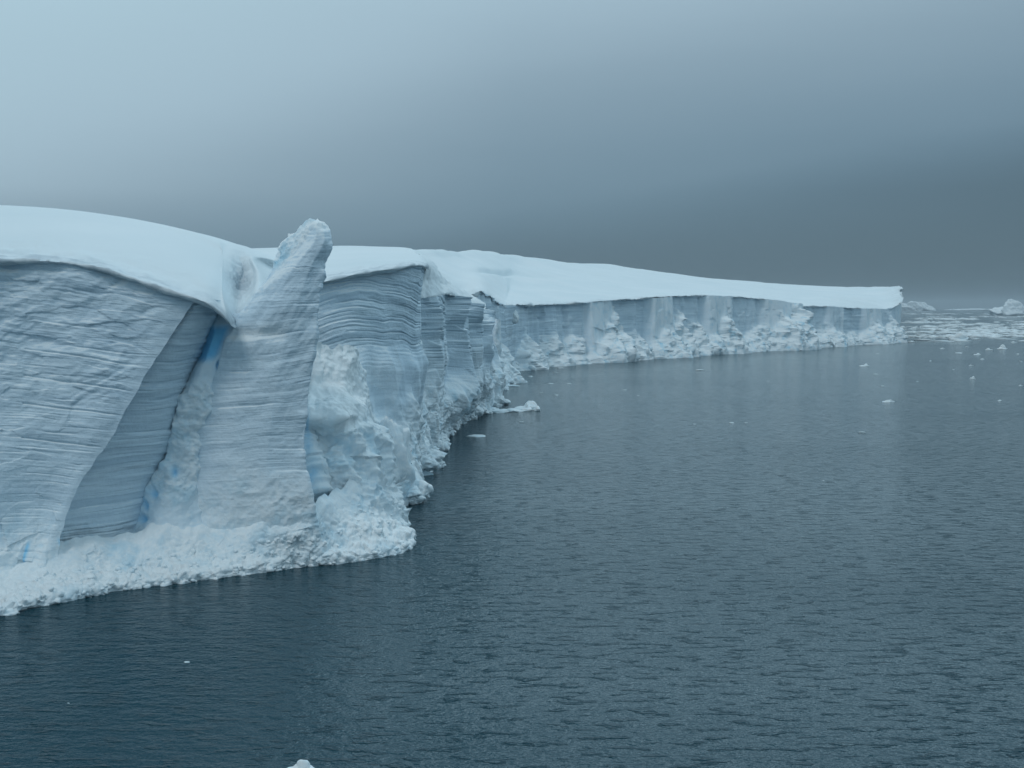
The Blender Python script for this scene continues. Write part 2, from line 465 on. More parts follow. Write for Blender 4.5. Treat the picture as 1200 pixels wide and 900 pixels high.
# --- cleft filled with broken and clear blue ice
cols = [[a(236, 352, 100), a(214, 430, 100), a(190, 480, 99), a(182, 530, 98), a(150, 600, 95), a(130, 700, 92)],
        [a(250, 362, 97.2), a(232, 430, 95.4), a(212, 480, 95.2), a(200, 530, 94.8), a(178, 590, 93.6), a(166, 700, 91.2)],
        [a(264, 368, 96.6), a(250, 425, 95.6), a(232, 475, 95.0), a(216, 530, 94.6), a(206, 590, 93.4), a(203, 700, 91.4)],
        [a(285, 366, 97), a(272, 420, 96.4), a(252, 475, 95.9), a(240, 530, 95.5), a(240, 590, 94.9), a(240, 700, 92.6)]]
P, Nn, S, T = patch(cols, 150, 330); Nn = toward(Nn, CAMV)
X, Z = P[..., 0], P[..., 2]
pxx, pyy = px_of(P), py_of(P)
mid = sstep(14.8, 13.2, Z)
low = sstep(6.5, 4.5, Z)
d = mid * (0.7 * ridged(P / 2.4, 4, gain=.6, seed=51) - 0.1 + 0.3 * fbm(P / 1.2, 3, seed=52)) * (1 - 0.75 * low) + 0.12 * fbm(P / 1.5, 3, seed=53)
pocket = sstep(20, 8, np.abs(pxx - 246 + (pyy - 404) * 0.42)) * sstep(378, 386, pyy) * sstep(430, 414, pyy)
d -= 0.4 * pocket
blue = pocket * 0.95
for bx, by, rx, ry in ((205, 553, 3, 6), (182, 579, 4, 5), (167, 608, 5, 5), (157, 640, 3, 3), (257, 428, 3, 5), (171, 592, 3, 6)):
    m = np.exp(-(((pxx - bx) / rx) ** 2 + ((pyy - by) / ry) ** 2)); m2 = np.exp(-(((pxx - bx) / (rx * 2.4)) ** 2 + ((pyy - by) / (ry * 2.0)) ** 2)); blue = np.maximum(blue, 0.42 * m + 0.22 * m2); d -= 0.45 * m
P = P + Nn * d[..., None]
gc = Geo(); put(gc, P, Nn, layer=Z, along=X, lined=0.3, fresh=0.35 + 0.5 * mid * (1 - low), rubble=0.35 * mid * (1 - low), tint=0.8, blue=blue)
gc.build('crevasse', ICE, near)

# --- snow dome
rim = [(-330, 316, 77.3), (-150, 306, 82.3), (0, 304, 88.0), (60, 304.5, 89.0), (110, 312, 89.7), (150, 323.5, 90.2), (200, 341, 90.8),
       (238, 352, 91.2), (256, 364, 92)]
skyl = [(-330, 244, 150), (-150, 240, 146), (0, 241, 140), (70, 245, 137), (130, 252, 133), (180, 260, 129), (228, 270.5, 124),
        (255, 280, 119.5), (264, 283.5, 118)]
cols = []
for k, ((rx, ry, rY), (sx, sy, sY)) in enumerate(zip(rim, skyl)):
    r0 = a(rx, ry, rY); s0 = a(sx, sy, sY); e = 1.0 if k < 7 else 0.6
    cols.append([r0 + [0, 1.6, -0.5], r0 + [0, 0.5, -0.32], r0, r0 + (s0 - r0) * 0.10 + [0, 0, 0.16 * e], r0 + (s0 - r0) * 0.32 + [0, 0, 0.8 * e],
                 r0 + (s0 - r0) * 0.66 + [0, 0, 0.8 * e], s0 - [0, 0, .12], s0 + [0, 30, -1.5], s0 + [0, 70, -9]])
NC = len(cols)
# nose, wind hollow, ridge and the slope running behind the pinnacle, as the same sheet of snow
for q_ in ([(268, 376, 92.6), (265, 362, 93.8), (260, 340, 97.8), (259, 315, 103.8), (270, 286.5, 117)],
           [(272.5, 375, 95), (270, 360, 98.3), (268, 342, 103.2), (268, 318, 106), (278, 290.5, 115.5)],
           [(278, 372, 97.6), (279, 358, 102.5), (280, 340, 107.2), (282, 318, 110), (287, 294.5, 114.8)],
           [(283, 369.5, 97), (289, 356, 100.5), (294, 341, 104.5), (296, 320, 109), (294, 298, 114)],
           [(287, 367, 97), (295, 353, 99.3), (301, 338, 102.6), (303, 321, 106.8), (300, 302, 113.2)],
           [(295, 362, 99), (307, 350, 102), (315, 338, 105.5), (316, 325, 110), (308, 307, 117)],
           [(305, 364, 103), (321, 352, 108), (331, 341, 112), (335, 330, 117), (322, 314, 123)],
           [(318, 368, 109), (338, 358, 114), (350, 350, 118), (356, 343, 122), (352, 334, 128)]):
    p = [a(*v) for v in q_]
    cols.append([p[0] + [0, 1.6, -0.5], p[0] + [0, .5, -.3]] + p + [p[4] + [0.8, 14, -0.4], p[4] + [2, 45, -2.5]])
P, Nn, S, T = patch(cols, 560, 320); Nn = toward(Nn, [0, 0, 1])
pxx, pyy = px_of(P), py_of(P)
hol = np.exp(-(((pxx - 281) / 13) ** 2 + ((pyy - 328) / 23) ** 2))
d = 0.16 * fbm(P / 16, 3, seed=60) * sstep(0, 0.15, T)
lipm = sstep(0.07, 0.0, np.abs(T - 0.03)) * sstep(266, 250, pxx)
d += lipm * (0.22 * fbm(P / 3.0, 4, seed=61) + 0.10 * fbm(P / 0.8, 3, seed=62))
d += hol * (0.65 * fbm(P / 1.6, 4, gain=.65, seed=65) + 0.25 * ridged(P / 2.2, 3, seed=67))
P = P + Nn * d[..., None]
gs = Geo(); put(gs, P, Nn, rough=np.clip(sstep(0.05, 0.02, T) * 0.7 + hol * 0.95, 0, 1))  # hollow and lip underside darkened in the colour: shade along with rough snow
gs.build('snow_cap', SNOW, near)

# --- rubble foot along the waterline
foot = [(-330, 800, -330, 752, 74.4), (-150, 760, -150, 722, 79.2), (0, 723, 0, 674, 85.0), (60, 708, 62, 660, 86.5), (120, 696, 122, 656, 89.2), (160, 690, 160, 650, 90.6), (205, 684, 202, 646, 91.9),
        (280, 675, 272, 634, 93.2), (340, 667, 334, 622, 93.7), (372, 663, 368, 612, 95), (405, 660, 396, 596, 98.8), (450, 653, 425, 578, 102.3), (474, 646, 440, 577, 105.3),
        (482, 637, 446, 582, 109), (474, 622, 448, 585, 114), (455, 608, 446, 586, 119), (440, 600, 436, 585, 125)]
cols = []
for fx, fy, tx, ty, tY in foot:
    w = on_water(fx, fy); t = a(tx, ty, tY)
    cols.append([w + [0, 0.3, -1.5], w + [0, 0.0, 0.1], w + (t - w) * 0.08 + [0, 0, 0.45], w + (t - w) * 0.38 + [0, 0, 0.12],
                 w + (t - w) * 0.70 - [0, 0, 0.12], t, t + [0, 1.6, 1.6]])
P, Nn, S, T = patch(cols, 900, 150, even=True); Nn = toward(Nn, [0.1, -1, 1])
c1, v1, t1 = cells(P / 0.75, 70); c2, v2, t2 = cells(P / 0.33, 71)
fade = sstep(0.85, 0.35, T + 0.25 * fbm(P / 3, 3, seed=74))
c4, v4, t4 = cells(P / 1.7, 75); sz = sstep(-.3, .5, fbm(P / 5, 2, seed=76))
d = (0.24 * (0.6 - c1) + (0.34 + .4 * sz) * t1 + 0.12 * (0.6 - c2) + 0.20 * t2 + 0.9 * sz * t4) * (0.12 + 0.88 * fade) + 0.35 * fbm(P / 4.5, 3, seed=72) + 0.16 * fbm(P / 0.9, 4, gain=.6, seed=73) * (.3 + .7 * fade)
d -= 0.35 * sstep(0.8, 1, T)
rise = sstep(0.35, 1, T) * np.clip(fbm(np.stack([P[..., 0] / 4.5, P[..., 1] / 9, 0 * T], -1), 4, gain=.6, seed=77), -.6, 1)
P = P + Nn * d[..., None]
P[..., 1] += 0.0
P[..., 2] += 1.5 * rise
ga = Geo(); put(ga, P, Nn, layer=P[..., 2], along=P[..., 0], lined=0.0, fresh=1.0, rubble=0.25 + 0.6 * fade, tint=0.35 + 0.5 * (1 - fade), blue=0.0)
for k in range(260):
    rg = np.random.RandomState(900 + k)
    i, j = rg.randint(200, 850), int(rg.uniform(30, 90)); r = rg.uniform(0.08, 0.24) * (1.5 if rg.rand() < 0.12 else 1)
    V, F = boulder(P[i, j] + [0, 0, r * 0.2], (r * rg.uniform(.8, 1.3), r, r * rg.uniform(.6, 1)), 3000 + k, sub=2, rz=rg.uniform(0, 6))
    ga.add(V, F, rubble=0.9, fresh=1.0, tint=0.5)
tag(ga.build('rubble_foot', ICE, near), kind='stuff')

# =================================================================== pinnacle
pin = empty('ice_pinnacle', at(300, 668, 95) * [1, 1, 0], 'tall leaning layered ice pinnacle with a jagged pale tip rising above the snow', 'ice pinnacle')
rows = [  # y, back-left x, front-left x, front-right x, Y
    (264, 367, 369, 379, 98.8), (267, 358, 364, 384, 98.4), (273, 348, 364, 386.5, 98), (284, 334, 359, 388.5, 97.6), (297, 328, 347, 385, 97.3), (311, 323, 334, 379, 97),
    (350, 293, 297, 374, 96.3), (394, 264, 267, 369, 95.8), (430, 250, 255, 364.5, 95.5), (470, 236, 240, 361, 95.2), (535, 222, 224, 357.5, 94.8),
    (590, 222, 225, 366, 94.5), (640, 224, 226, 376, 95.0), (705, 224, 226, 384, 96)]
cols = [[], [], [], [], [], [], [], []]
for y, bl, fl, fr, Y in rows:
    k = sstep(258, 400, y)
    dp = 2.2 + 8 * k
    m1, m2 = fl + (fr - fl) * .33, fl + (fr - fl) * .67
    for c, p in zip(cols, (a(bl + 2 + 6 * k, y, Y + dp), a(bl, y, Y + dp * 0.45), a(fl, y, Y + .1), a(m1, y, Y - 0.7), a(m2, y, Y - .5), a(fr, y, Y + 0.5),
                           a(fr - 2 - 8 * k, y, Y + dp * 0.6), a(fr - 8 - 22 * k, y, Y + dp))):
        c.append(p)
cols.append([p.copy() for p in cols[0]])
sFR = np.r_[0, np.cumsum([np.linalg.norm(cols[c_ + 1][6] - cols[c_][6]) for c_ in range(len(cols) - 1)])]; sFR, sFL = sFR[5] / sFR[-1], sFR[2] / sFR[-1]
P, Nn, S, T = patch(cols, 460, 560, lin_s=True); Nn = toward(Nn[140:260], CAMV)[0:0] if False else Nn
iF = int(460 * (sFL + sFR) / 2)
if Nn[iF].mean(axis=0) @ CAMV < 0: Nn = -Nn
X, Z = P[..., 0], P[..., 2]
pxx, pyy = px_of(P), py_of(P)
u = Z - 0.05 * X + 0.5 * fbm(P / 8, 3, seed=80)
crust = sstep(sFL + .015, sFL - .02, S) * sstep(320, 305, pyy)
crust = np.where(S > 0.8, 0, crust)
d = 0.35 * fbm(P / 7, 3, seed=81) + lines(P, u, X, 0.42, 82) + 0.07 * grooves(u, X, 1.3, 4, 305) + 0.07 * fbm(P * 1.1, 4, gain=.6, seed=83)
q = np.stack([(X * 0.6 + Z * 0.8) / 5, (Z * 0.6 - X * 0.8) / 1.4, P[..., 1] / 7], -1)
d += 0.2 * fbm(q, 3, seed=84) * sstep(10, 20, Z)
tip = sstep(272, 262, pyy)
d += (crust + .6 * tip) * (0.35 * ridged(P / 1.3, 4, seed=85) - 0.12 + 0.25 * fbm(P / 0.7, 3, gain=.6, seed=86))
redge = np.exp(-((S - sFR) / 0.022) ** 2)
d += redge * (0.30 * ridged(P / 2.8, 4, gain=.55, seed=87) - .08) * sstep(258, 300, pyy)
ledge = np.exp(-((pyy - 391 - (pxx - 300) * 0.03) / 7) ** 2) * sstep(345, 320, pxx) * sstep(262, 275, pxx)
d -= 0.35 * ledge
low = sstep(9.0, 2.5, Z + 2.0 * fbm(P / 5, 3, seed=88))
d = d * (1 - .6 * low) + low * (0.35 * fbm(P / 3, 4, seed=89) + 0.25 * ridged(P / 1.6, 4, gain=.6, seed=188))
P = P + Nn * d[..., None]
P[:, 0] = P[:, 0].mean(axis=0) * 0.75 + P[:, 0] * 0.25 + [0, 0, 0.15]
gp = Geo(); put(gp, P, Nn, layer=u, along=X, lined=0.75 * (1 - low) * (1 - crust), fresh=np.clip(low + crust + ledge * 0.8 + tip * .7, 0, 1),
                rubble=np.clip(0.45 * low + 0.3 * crust + 0.6 * tip + .5 * ledge, 0, 1), tint=np.clip(low * 0.9 + crust * 1.2, 0, 1), blue=0.0)
V = P[:, 0]; gp.add(np.vstack([V, V.mean(axis=0) + [0, 0, 0.2]]), [(i, i + 1, len(V)) for i in range(len(V) - 1)], fresh=0.7, rubble=0.6)
gp.build('spire', ICE, pin)

# =================================================================== crumbled serac in front of the second cliff
ser = empty('serac', at(420, 655, 101) * [1, 1, 0], 'crumbled white serac with snowy ledge between the pinnacle and the open water', 'serac')
SROW = lambda pts: [a(*p) for p in pts]
cols = [SROW([(356, 430, 114), (356, 447, 113), (354, 470, 112), (353, 492, 111), (352, 504, 111), (352, 530, 110), (356, 580, 108), (366, 640, 104)]),
        SROW([(363, 410, 110.8), (363, 446, 109.4), (359, 462, 107.4), (358, 488, 103.0), (358, 500, 104.2), (360, 530, 103.0), (372, 580, 101.5), (388, 655, 99.5)]),
        SROW([(374, 404, 111.5), (375, 448, 110), (372, 464, 107.2), (371, 490, 102.3), (371, 504, 104.3), (372, 532, 103.2), (382, 578, 101.8), (400, 652, 99.8)]),
        SROW([(388, 411, 111.8), (388, 449, 110.2), (390, 466, 107.0), (392, 490, 102.4), (393, 505, 104.6), (396, 535, 103.4), (404, 575, 102.4), (418, 650, 100.2)]),
        SROW([(404, 402, 112.5), (405, 450, 110.8), (408, 468, 107.6), (412, 487, 103.6), (412, 500, 105.8), (416, 532, 104.8), (424, 572, 103.8), (434, 645, 101.2)]),
        SROW([(413, 408, 114), (416, 452, 112.6), (418, 470, 110.6), (421, 482, 108.2), (426, 497, 108.2), (434, 530, 107), (441, 575, 106), (452, 640, 103)]),
        SROW([(419, 425, 117), (424, 455, 116), (427, 472, 114.5), (432, 485, 113), (438, 500, 112.4), (444, 530, 112), (452, 585, 112), (462, 630, 108)]),
        SROW([(416, 440, 124), (422, 460, 123), (425, 480, 122), (430, 492, 121), (436, 508, 121), (440, 535, 121), (448, 590, 121), (450, 620, 119)])]
P, Nn, S, T = patch(cols, 300, 400); Nn = toward(Nn, CAMV)
X, Z = P[..., 0], P[..., 2]
pyy = py_of(P)
top = sstep(506, 492, pyy + 3 * noise(P / 2.0, 94))
b1_, v1_, t1_ = cells(P / 3.6 + 3, 95)
d = (1 - top) * (1.7 * ridged(P / 5.0, 4, gain=0.55, seed=90) + 0.9 * fbm(P / 3, 4, gain=.6, seed=190) + 1.4 * t1_ - .3 + 0.22 * ridged(P / 1.4, 3, seed=92)) + top * (0.9 * fbm(P / 3.2, 4, seed=91) + 0.25 * ridged(P / 2.5, 3, seed=96) * sstep(450, 440, pyy))
d += 0.06 * fbm(P * 1.5, 3, seed=93)
P = P + Nn * d[..., None]
P[:, 0:40, 2] += (sstep(0.1, 0, T) * (0.9 * noise(np.stack([X / 1.1, X * 0, X * 0 + 3], -1), 97) + 0.5 * noise(np.stack([X / 0.5, X * 0, X * 0 + 9], -1), 98)))[:, 0:40]
pxx, pyy = px_of(P), py_of(P)
blue = 0.85 * np.exp(-(((pxx - 370) / 4) ** 2 + ((pyy - 548) / 12) ** 2)) + 0.35 * np.exp(-(((pxx - 411) / 5) ** 2 + ((pyy - 592) / 10) ** 2))
blue = np.maximum(blue, 0.5 * np.exp(-((pxx - 360) / 2.0) ** 2) * (noise(P * .8, 99) > 0.1) * sstep(470, 500, pyy))
ax_s = px_of(P)
gz = Geo(); put(gz, P, Nn, layer=Z, along=X, lined=0.2, fresh=1.0, rubble=0.35 + 0.6 * top, tint=0.7 * (1 - top), snowy=top * sstep(425, 410, ax_s + 0.0 * P[..., 0]), blue=np.clip(blue, 0, 1))
gz.build('broken_face', ICE, ser)
# =================================================================== second cliff
mid_c = empty('ice_cliff', at(480, 560, 140) * [1, 1, 0], 'second ice cliff with dark arching layers stepping back from the pinnacle along the water', 'ice cliff')
gm = Geo()
cols = [[a(320, 344, 119), a(320, 420, 118), a(320, 520, 117), a(320, 640, 116)],
        [a(345, 338, 120), a(345, 420, 119), a(345, 520, 118), a(345, 630, 117)],
        [a(378, 331, 122), a(378, 420, 120.5), a(380, 520, 119), a(385, 620, 118)],
        [a(422, 321, 126), a(420, 400, 124), a(415, 500, 122), a(415, 608, 121)],
        [a(462, 315, 131), a(458, 390, 130), a(450, 480, 128), a(440, 600, 124)],
        [a(491, 311.5, 136), a(483, 380, 136), a(470, 470, 134), a(450, 592, 129)],
        [a(499, 313, 141), a(491, 385, 142), a(478, 475, 140), a(456, 584, 134)],
        [a(494, 330, 162), a(488, 390, 158), a(476, 470, 152), a(454, 570, 142)]]
P, Nn, S, T = patch(cols, 330, 400); Nn = toward(Nn, CAMV)
X, Z = P[..., 0], P[..., 2]
ax = px_of(P)
u = Z - 2.2 * (1 - ((ax - 430) / 90) ** 2).clip(-1.5, 1) + 0.5 * fbm(P / 9, 3, seed=110)
up = sstep(13.5, 16.5, Z + 1.2 * fbm(P / 6, 2, seed=116))
d = 0.9 * fbm(P / 14, 3, seed=111) + up * (lines(P, u, X, 0.9, 112) + 0.13 * grooves(u, X, 0.65, 5, 306, .065) + 0.10 * grooves(u, X, .4, 4, 307, .05) + 0.10 * fbm(P / [2, 2, 1.0], 4, gain=.6, seed=119)) + (1 - up) * (lines(P, u, X, 0.6, 113))
bb, vv, tt_ = cells(np.stack([P[..., 0] / 4.0, P[..., 1] / 6.0, P[..., 2] / 14.0], -1), 114)
d += (1 - up) * 1.3 * ridged(np.stack([X / 5, P[..., 1] / 8, Z / 22], -1), 3, gain=.4, seed=118) - 0.2 * up
low = sstep(11.5, 6, Z + 2.5 * fbm(P / 5, 3, seed=117))
d += low * (1.3 * ridged(P / 4.5, 4, gain=0.55, seed=115) + 0.6)
P = P + Nn * d[..., None]
put(gm, P, Nn, layer=u, along=X, lined=0.45 + 0.55 * up, fresh=np.clip(low + (1 - up) * 0.35 * (vv > 0.6), 0, 1), rubble=0.55 * low, tint=0.6 * low, blue=0.0)
def wcol(top, m1, m2, ft):
    w = on_water(*ft); return [a(*top), a(*m1), a(*m2), w + [0, 0, 0.05], w + [0, 0.5, -1.5]]
cols = [wcol((446, 356, 148), (442, 420, 144), (440, 500, 136), (432, 600)),
        wcol((462, 354, 150), (458, 420, 147), (452, 500, 142), (449, 588)),
        wcol((478, 352, 153), (474, 420, 150), (466, 500, 146), (460, 581)),
        wcol((490, 350, 160), (488, 420, 156), (476, 495, 152), (455, 562)),
        wcol((512, 346, 172), (507, 420, 168), (498, 490, 163), (489, 545)),
        wcol((526, 344.5, 182), (521, 410, 180), (512, 470, 178), (491, 526)),
        wcol((545, 354, 205), (541, 410, 202), (534, 460, 202), (513, 500)),
        wcol((558, 360.5, 222), (557, 410, 220), (554, 450, 222), (545, 487)),
        wcol((565.5, 363, 236), (566.5, 410, 236), (567.5, 450, 238), (568, 478)),
        wcol((566, 363, 262), (567, 405, 262), (569, 440, 262), (571, 466))]
P, Nn, S, T = patch(cols, 460, 340); Nn = toward(Nn, CAMV)
X, Z, Y = P[..., 0], P[..., 2], P[..., 1]
u = Z + 0.03 * (Y - 180) + 0.9 * fbm(np.stack([X / 14, Y / 22, Z / 10], -1), 3, seed=120)
up = sstep(11.5, 15.5, Z + 2.5 * fbm(P / 7, 3, seed=126))
bb, vv, tt_ = cells(np.stack([P[..., 0] / 8, P[..., 1] / 14.0, P[..., 2] / 22.0], -1), 124)
low = sstep(10.5, 5.0, Z + 3 * fbm(P / 6, 3, seed=127))
d = 0.8 * fbm(P / 12, 3, seed=121) + lines(P, u, Y * .35, 0.4 + 0.7 * up, 122) + (.3 + .7 * up) * (0.25 * grooves(u, Y, 1.1, 12, 308, .1) + .15 * grooves(u, Y, .6, 6, 309, .08)) + 1.6 * ridged(np.stack([X / 9, Y / 16, Z / 40], -1), 3, gain=.4, seed=129) * (0.3 + 0.4 * (1 - up))
ph = (Y - 143) / 21.0 + 0.42 * noise(np.stack([Z / 16, Y / 26, Z * 0], -1), 131) + 0.10 * noise(np.stack([Z / 4, Y / 9, Z * 0], -1), 132); fr_ = ph - np.floor(ph)
am_ = 0.9 + 1.1 * noise(np.stack([Z / 12, np.floor(ph) * 3.3, Z * 0], -1), 133)
cM, vM, tM = cells(np.stack([X / 3, Y / 5, Z / 5], -1), 134)
d += 2.6 * am_ * np.minimum((1 - fr_) / 0.78, fr_ / 0.22) - 0.8 + 0.9 * tM
d += low * (0.7 * ridged(P / 2.6, 4, gain=.6, seed=137))
d += low * (1.0 * ridged(P / 6.5, 4, gain=0.5, seed=125) + 0.5)
d += 0.05 * fbm(P / 1.5, 3, seed=128)
d = d * sstep(1.0, 0.985, S)
P = P + Nn * d[..., None]
pxx, pyy = px_of(P), py_of(P)
put(gm, P, Nn, layer=u, along=Y, lined=0.35 + 0.65 * up, fresh=np.clip(low + (1 - up) * 0.5 * (vv > 0.5), 0, 1), rubble=0.55 * low, tint=0.7 * low, blue=0.0)
gm.build('cliff_face', ICE, mid_c)
# foot blocks
gb = Geo()
PF = P
for k in range(60):
    rg = np.random.RandomState(5000 + k)
    i = rg.randint(5, 440); zc = PF[i, :, 2]; j = int(np.argmin(np.abs(zc - rg.uniform(-0.2, 1.6) ** 1)))
    r = rg.uniform(0.5, 1.5)
    V, F = boulder(PF[i, j], (r * rg.uniform(.8, 1.3), r, r * rg.uniform(.5, .9)), 5200 + k, sub=4, rough=.16, rz=rg.uniform(0, 6))
    gb.add(V, F, rubble=0.8, fresh=1.0, tint=0.5)
for px_, py_, rx, rz_, sd in ((447, 588, 2.6, 4.5, 6), (443, 592, 3.0, 6.5, 7), (454, 582, 0.85, 2.9, 1), (462, 584, 0.7, 1.1, 2), (486, 545, 2.0, 1.6, 3), (505, 522, 2.6, 1.3, 4), (450, 590, 0.8, 1.6, 5)):
    w = on_water(px_, py_)
    V, F = boulder(w + [0, .6, rz_ * 0.4], (rx, rx, rz_), 5400 + sd, sub=5, rough=.14); gb.add(V, F, rubble=0.85, fresh=1.0, tint=0.3)
tag(gb.build('rubble_foot', ICE, mid_c), kind='stuff')
# snow on top
gs = Geo()
rim = [(300, 340, 117.6), (345, 335.5, 119.3), (378, 329, 121.2), (422, 319, 125), (462, 313, 130), (484, 309.5, 134.5), (498, 310.5, 139.5), (503, 312, 150)]
skyl = [(270, 293, 180), (310, 291.5, 188), (390, 289, 200), (425, 289.5, 204), (455, 290.5, 205), (478, 292, 200), (488, 296, 185), (497, 304, 168)]
cols = []
for r_, s_ in zip(rim, skyl):
    r0, s0 = a(*r_), a(*s_)
    cols.append([r0 + [0, 1.5, -0.35], r0 + [0, .4, -.25], r0, r0 + (s0 - r0) * .2 + [0, 0, .1], r0 + (s0 - r0) * .6 + [0, 0, .3], s0, s0 + [0, 40, -1.2], s0 + [0, 90, -6]])
P, Nn, S, T = patch(cols, 240, 160); Nn = toward(Nn, [0, 0, 1])
P = P + Nn * (0.25 * fbm(P / 14, 3, seed=130) + sstep(0.07, 0, np.abs(T - 0.035)) * 0.35 * fbm(P / 2.5, 4, seed=131) + sstep(.8, .93, S) * .25 * fbm(P / 3, 3, seed=132))[..., None]
put(gs, P, Nn, rough=sstep(0.09, 0.03, T) * 0.5)
led = [[a(484, 352.5, 157), a(485, 350, 157.5), a(491, 330, 164), a(497, 310, 166), a(488, 301, 178)],
       [a(500, 349, 166), a(501, 346.5, 166.5), a(505, 330, 173), a(504, 312, 178), a(496, 303, 205)],
       [a(514, 346, 173), a(514, 343.8, 173.5), a(514, 333, 179), a(512, 320, 188), a(506, 308, 225)],
       [a(527, 345, 181), a(527, 343, 181.6), a(526, 338, 189), a(523, 332, 199), a(519, 326, 208)],
       [a(536, 350, 191), a(536, 348, 191.6), a(536, 343, 202), a(535, 339, 213), a(532, 336, 224)],
       [a(547, 357, 205), a(547, 355, 205.6), a(547, 350, 218), a(547, 347, 228), a(546, 344, 240)],
       [a(559, 362.5, 221), a(559, 360.5, 221.6), a(559, 356, 234), a(559, 353, 244), a(558, 350, 254)],
       [a(567, 366, 236), a(567, 364, 236.6), a(568, 361, 247), a(568, 359, 256), a(568, 357, 266)]]
P, Nn, S, T = patch(led, 200, 110); Nn = toward(Nn, [0, -.4, 1])
P = P + Nn * (0.35 * ridged(P / 6, 3, seed=135) + 0.3 * fbm(P / 2.2, 3, seed=136))[..., None]
put(gs, P, Nn, rough=0.25 * sstep(0.3, 0.1, T))
gs.build('snow_cap', SNOW, mid_c)

# =================================================================== far cliff
far = empty('ice_cliff', at(800, 416, 512) * [1, 1, 0], 'long far ice wall with broken pale panels below a wide flat snowfield', 'ice cliff')
#       rim px,y   foot px,y
wall = [(530, 352, 545, 470), (546, 347.5, 560, 462), (564, 341.5, 570, 456), (580, 351.5, 577, 449), (591, 357.5, 588, 444), (599, 358, 597, 435), (620, 357.5, 620, 430.5),
        (650, 356, 650, 427.6), (686, 354, 686, 425), (720, 351.5, 720, 422.5), (756, 350, 756, 420), (790, 347.5, 790, 417.5), (822, 347, 822, 415),
        (855, 348, 855, 413), (885, 350, 885, 411), (912, 355, 912, 409.5), (936, 358.5, 936, 408), (975, 360, 975, 405.5), (1010, 362, 1010, 403.2),
        (1035, 362.5, 1035, 401.6), (1048, 359, 1048, 400.7)]
cols = []
for rx, ry, fx, fy in wall:
    w = on_water(fx, fy); r0 = a(rx, ry, w[1] + 3)
    cols.append([r0, r0 + (w - r0) * .33, r0 + (w - r0) * .66, w + [0, -1.0, 0.05], w + [0, -.5, -2]])
w = on_water(1053, 400.3)
for k, (dx, dy, ty) in enumerate(((0, 3, 354), (2, 16, 353), (-3, 60, 352), (-20, 140, 352))):
    ww = w + [dx, dy, 0]; r0 = a(px_of(ww) + (3 if k < 2 else 0), ty, ww[1] + 1)
    cols.append([r0, r0 + (ww - r0) * .33, r0 + (ww - r0) * .66, ww + [0, 0, 0.05], ww + [0, 0, -2]])
P, Nn, S, T = patch(cols, 950, 200, lin_s=True); Nn = toward(Nn, CAMV)
X, Z, Y = P[..., 0], P[..., 2], P[..., 1]
ax = px_of(P)
OFFS = [(530, 0), (597, 0), (602, 0), (683, 0), (686, 5), (706, 3), (720, 0), (755, 0.5), (758, 6), (782, 4), (786, 0), (819, 0.5), (822, 6), (848, 4), (856, 0),
        (888, 1), (893, 7), (926, 8), (936, 1), (963, 0), (966, 4), (984, 3), (987, -1), (1006, 0), (1009, 5), (1026, 5), (1031, 0), (1046, 1), (1060, 0)]
FR = [(530, .0), (597, .0), (680, .0), (685, .9), (700, 1), (720, .15), (754, .0), (758, 1), (780, 1), (787, .25), (818, .2), (823, 1), (846, .9), (854, .25), (886, .3), (892, .9),
      (930, .9), (937, .15), (962, .2), (967, .55), (983, .5), (987, .0), (1005, .0), (1010, 1), (1026, .9), (1032, .2), (1046, .25), (1049, .8), (1060, .8)]
wob = ax + 1.0 * noise(np.stack([Z / 9, ax * 0, ax * 0], -1), 140)
off = 0.6 * np.interp(wob, *zip(*OFFS)); fr = np.interp(wob, *zip(*FR))
u = Z + 0.6 * fbm(P / 30, 3, seed=141)
cv_, vv_, tv_ = cells(np.stack([ax / 14, ax * 0 + .5, Z / 45], -1), 149)
d = off + 2.2 * tv_ + 1.0 * ridged(np.stack([ax / 10, ax * 0, Z / 60], -1), 3, seed=151) + 1.6 * fbm(np.stack([X / 22, Y / 22, Z / 60], -1), 3, seed=142) + lines(P, u * 0.5, ax * .5, 1.4, 143) * (1 - 0.95 * fr)
# fallen heaps leaning on the wall: (px, half width, top height above water)
heap = np.zeros_like(Z)
wh = ax + 7 * noise(np.stack([ax / 9, Z / 7, ax * 0], -1), 152) + 3 * noise(np.stack([ax / 3, Z / 3, ax * 0], -1), 153)
for hx, hw, hz in ((640, 20, 7), (668, 11, 9), (706, 16, 11), (716, 9, 16), (740, 24, 6), (776, 30, 8), (790, 9, 17), (812, 12, 10), (850, 30, 10), (842, 14, 13), (884, 26, 9), (907, 15, 15), (921, 12, 18), (938, 14, 8),
                   (968, 24, 7), (1000, 20, 4), (1020, 18, 9), (1040, 12, 10), (612, 10, 8), (580, 8, 8)):
    heap = np.maximum(heap, hz * np.clip(1 - np.abs((wh - hx) / hw) ** 1.6, 0, 1))
heap = heap * (1 + 0.3 * fbm(P / 6, 3, seed=144)) + 3.0 + 3.0 * fbm(np.stack([ax / 16, ax * 0, Z / 15], -1), 4, seed=145)
lo = sstep(2.0, -4.0, Z - heap + 1.5 * fbm(P / 2.5, 3, seed=157))
c1, v1, t1 = cells(P / 7.5, 146); c2, v2, t2 = cells(P / 2.0, 147)
d += lo * (np.clip((heap - Z) * 0.55, 0, 9) + 2.6 * t1 + 1.0 * t2 + 1.6 * ridged(P / 6, 5, gain=.62, seed=148))
d += (1 - lo) * (1.2 * t1 * 0.7)
d *= sstep(0.0, 0.01, S)
P = P + Nn * d[..., None]
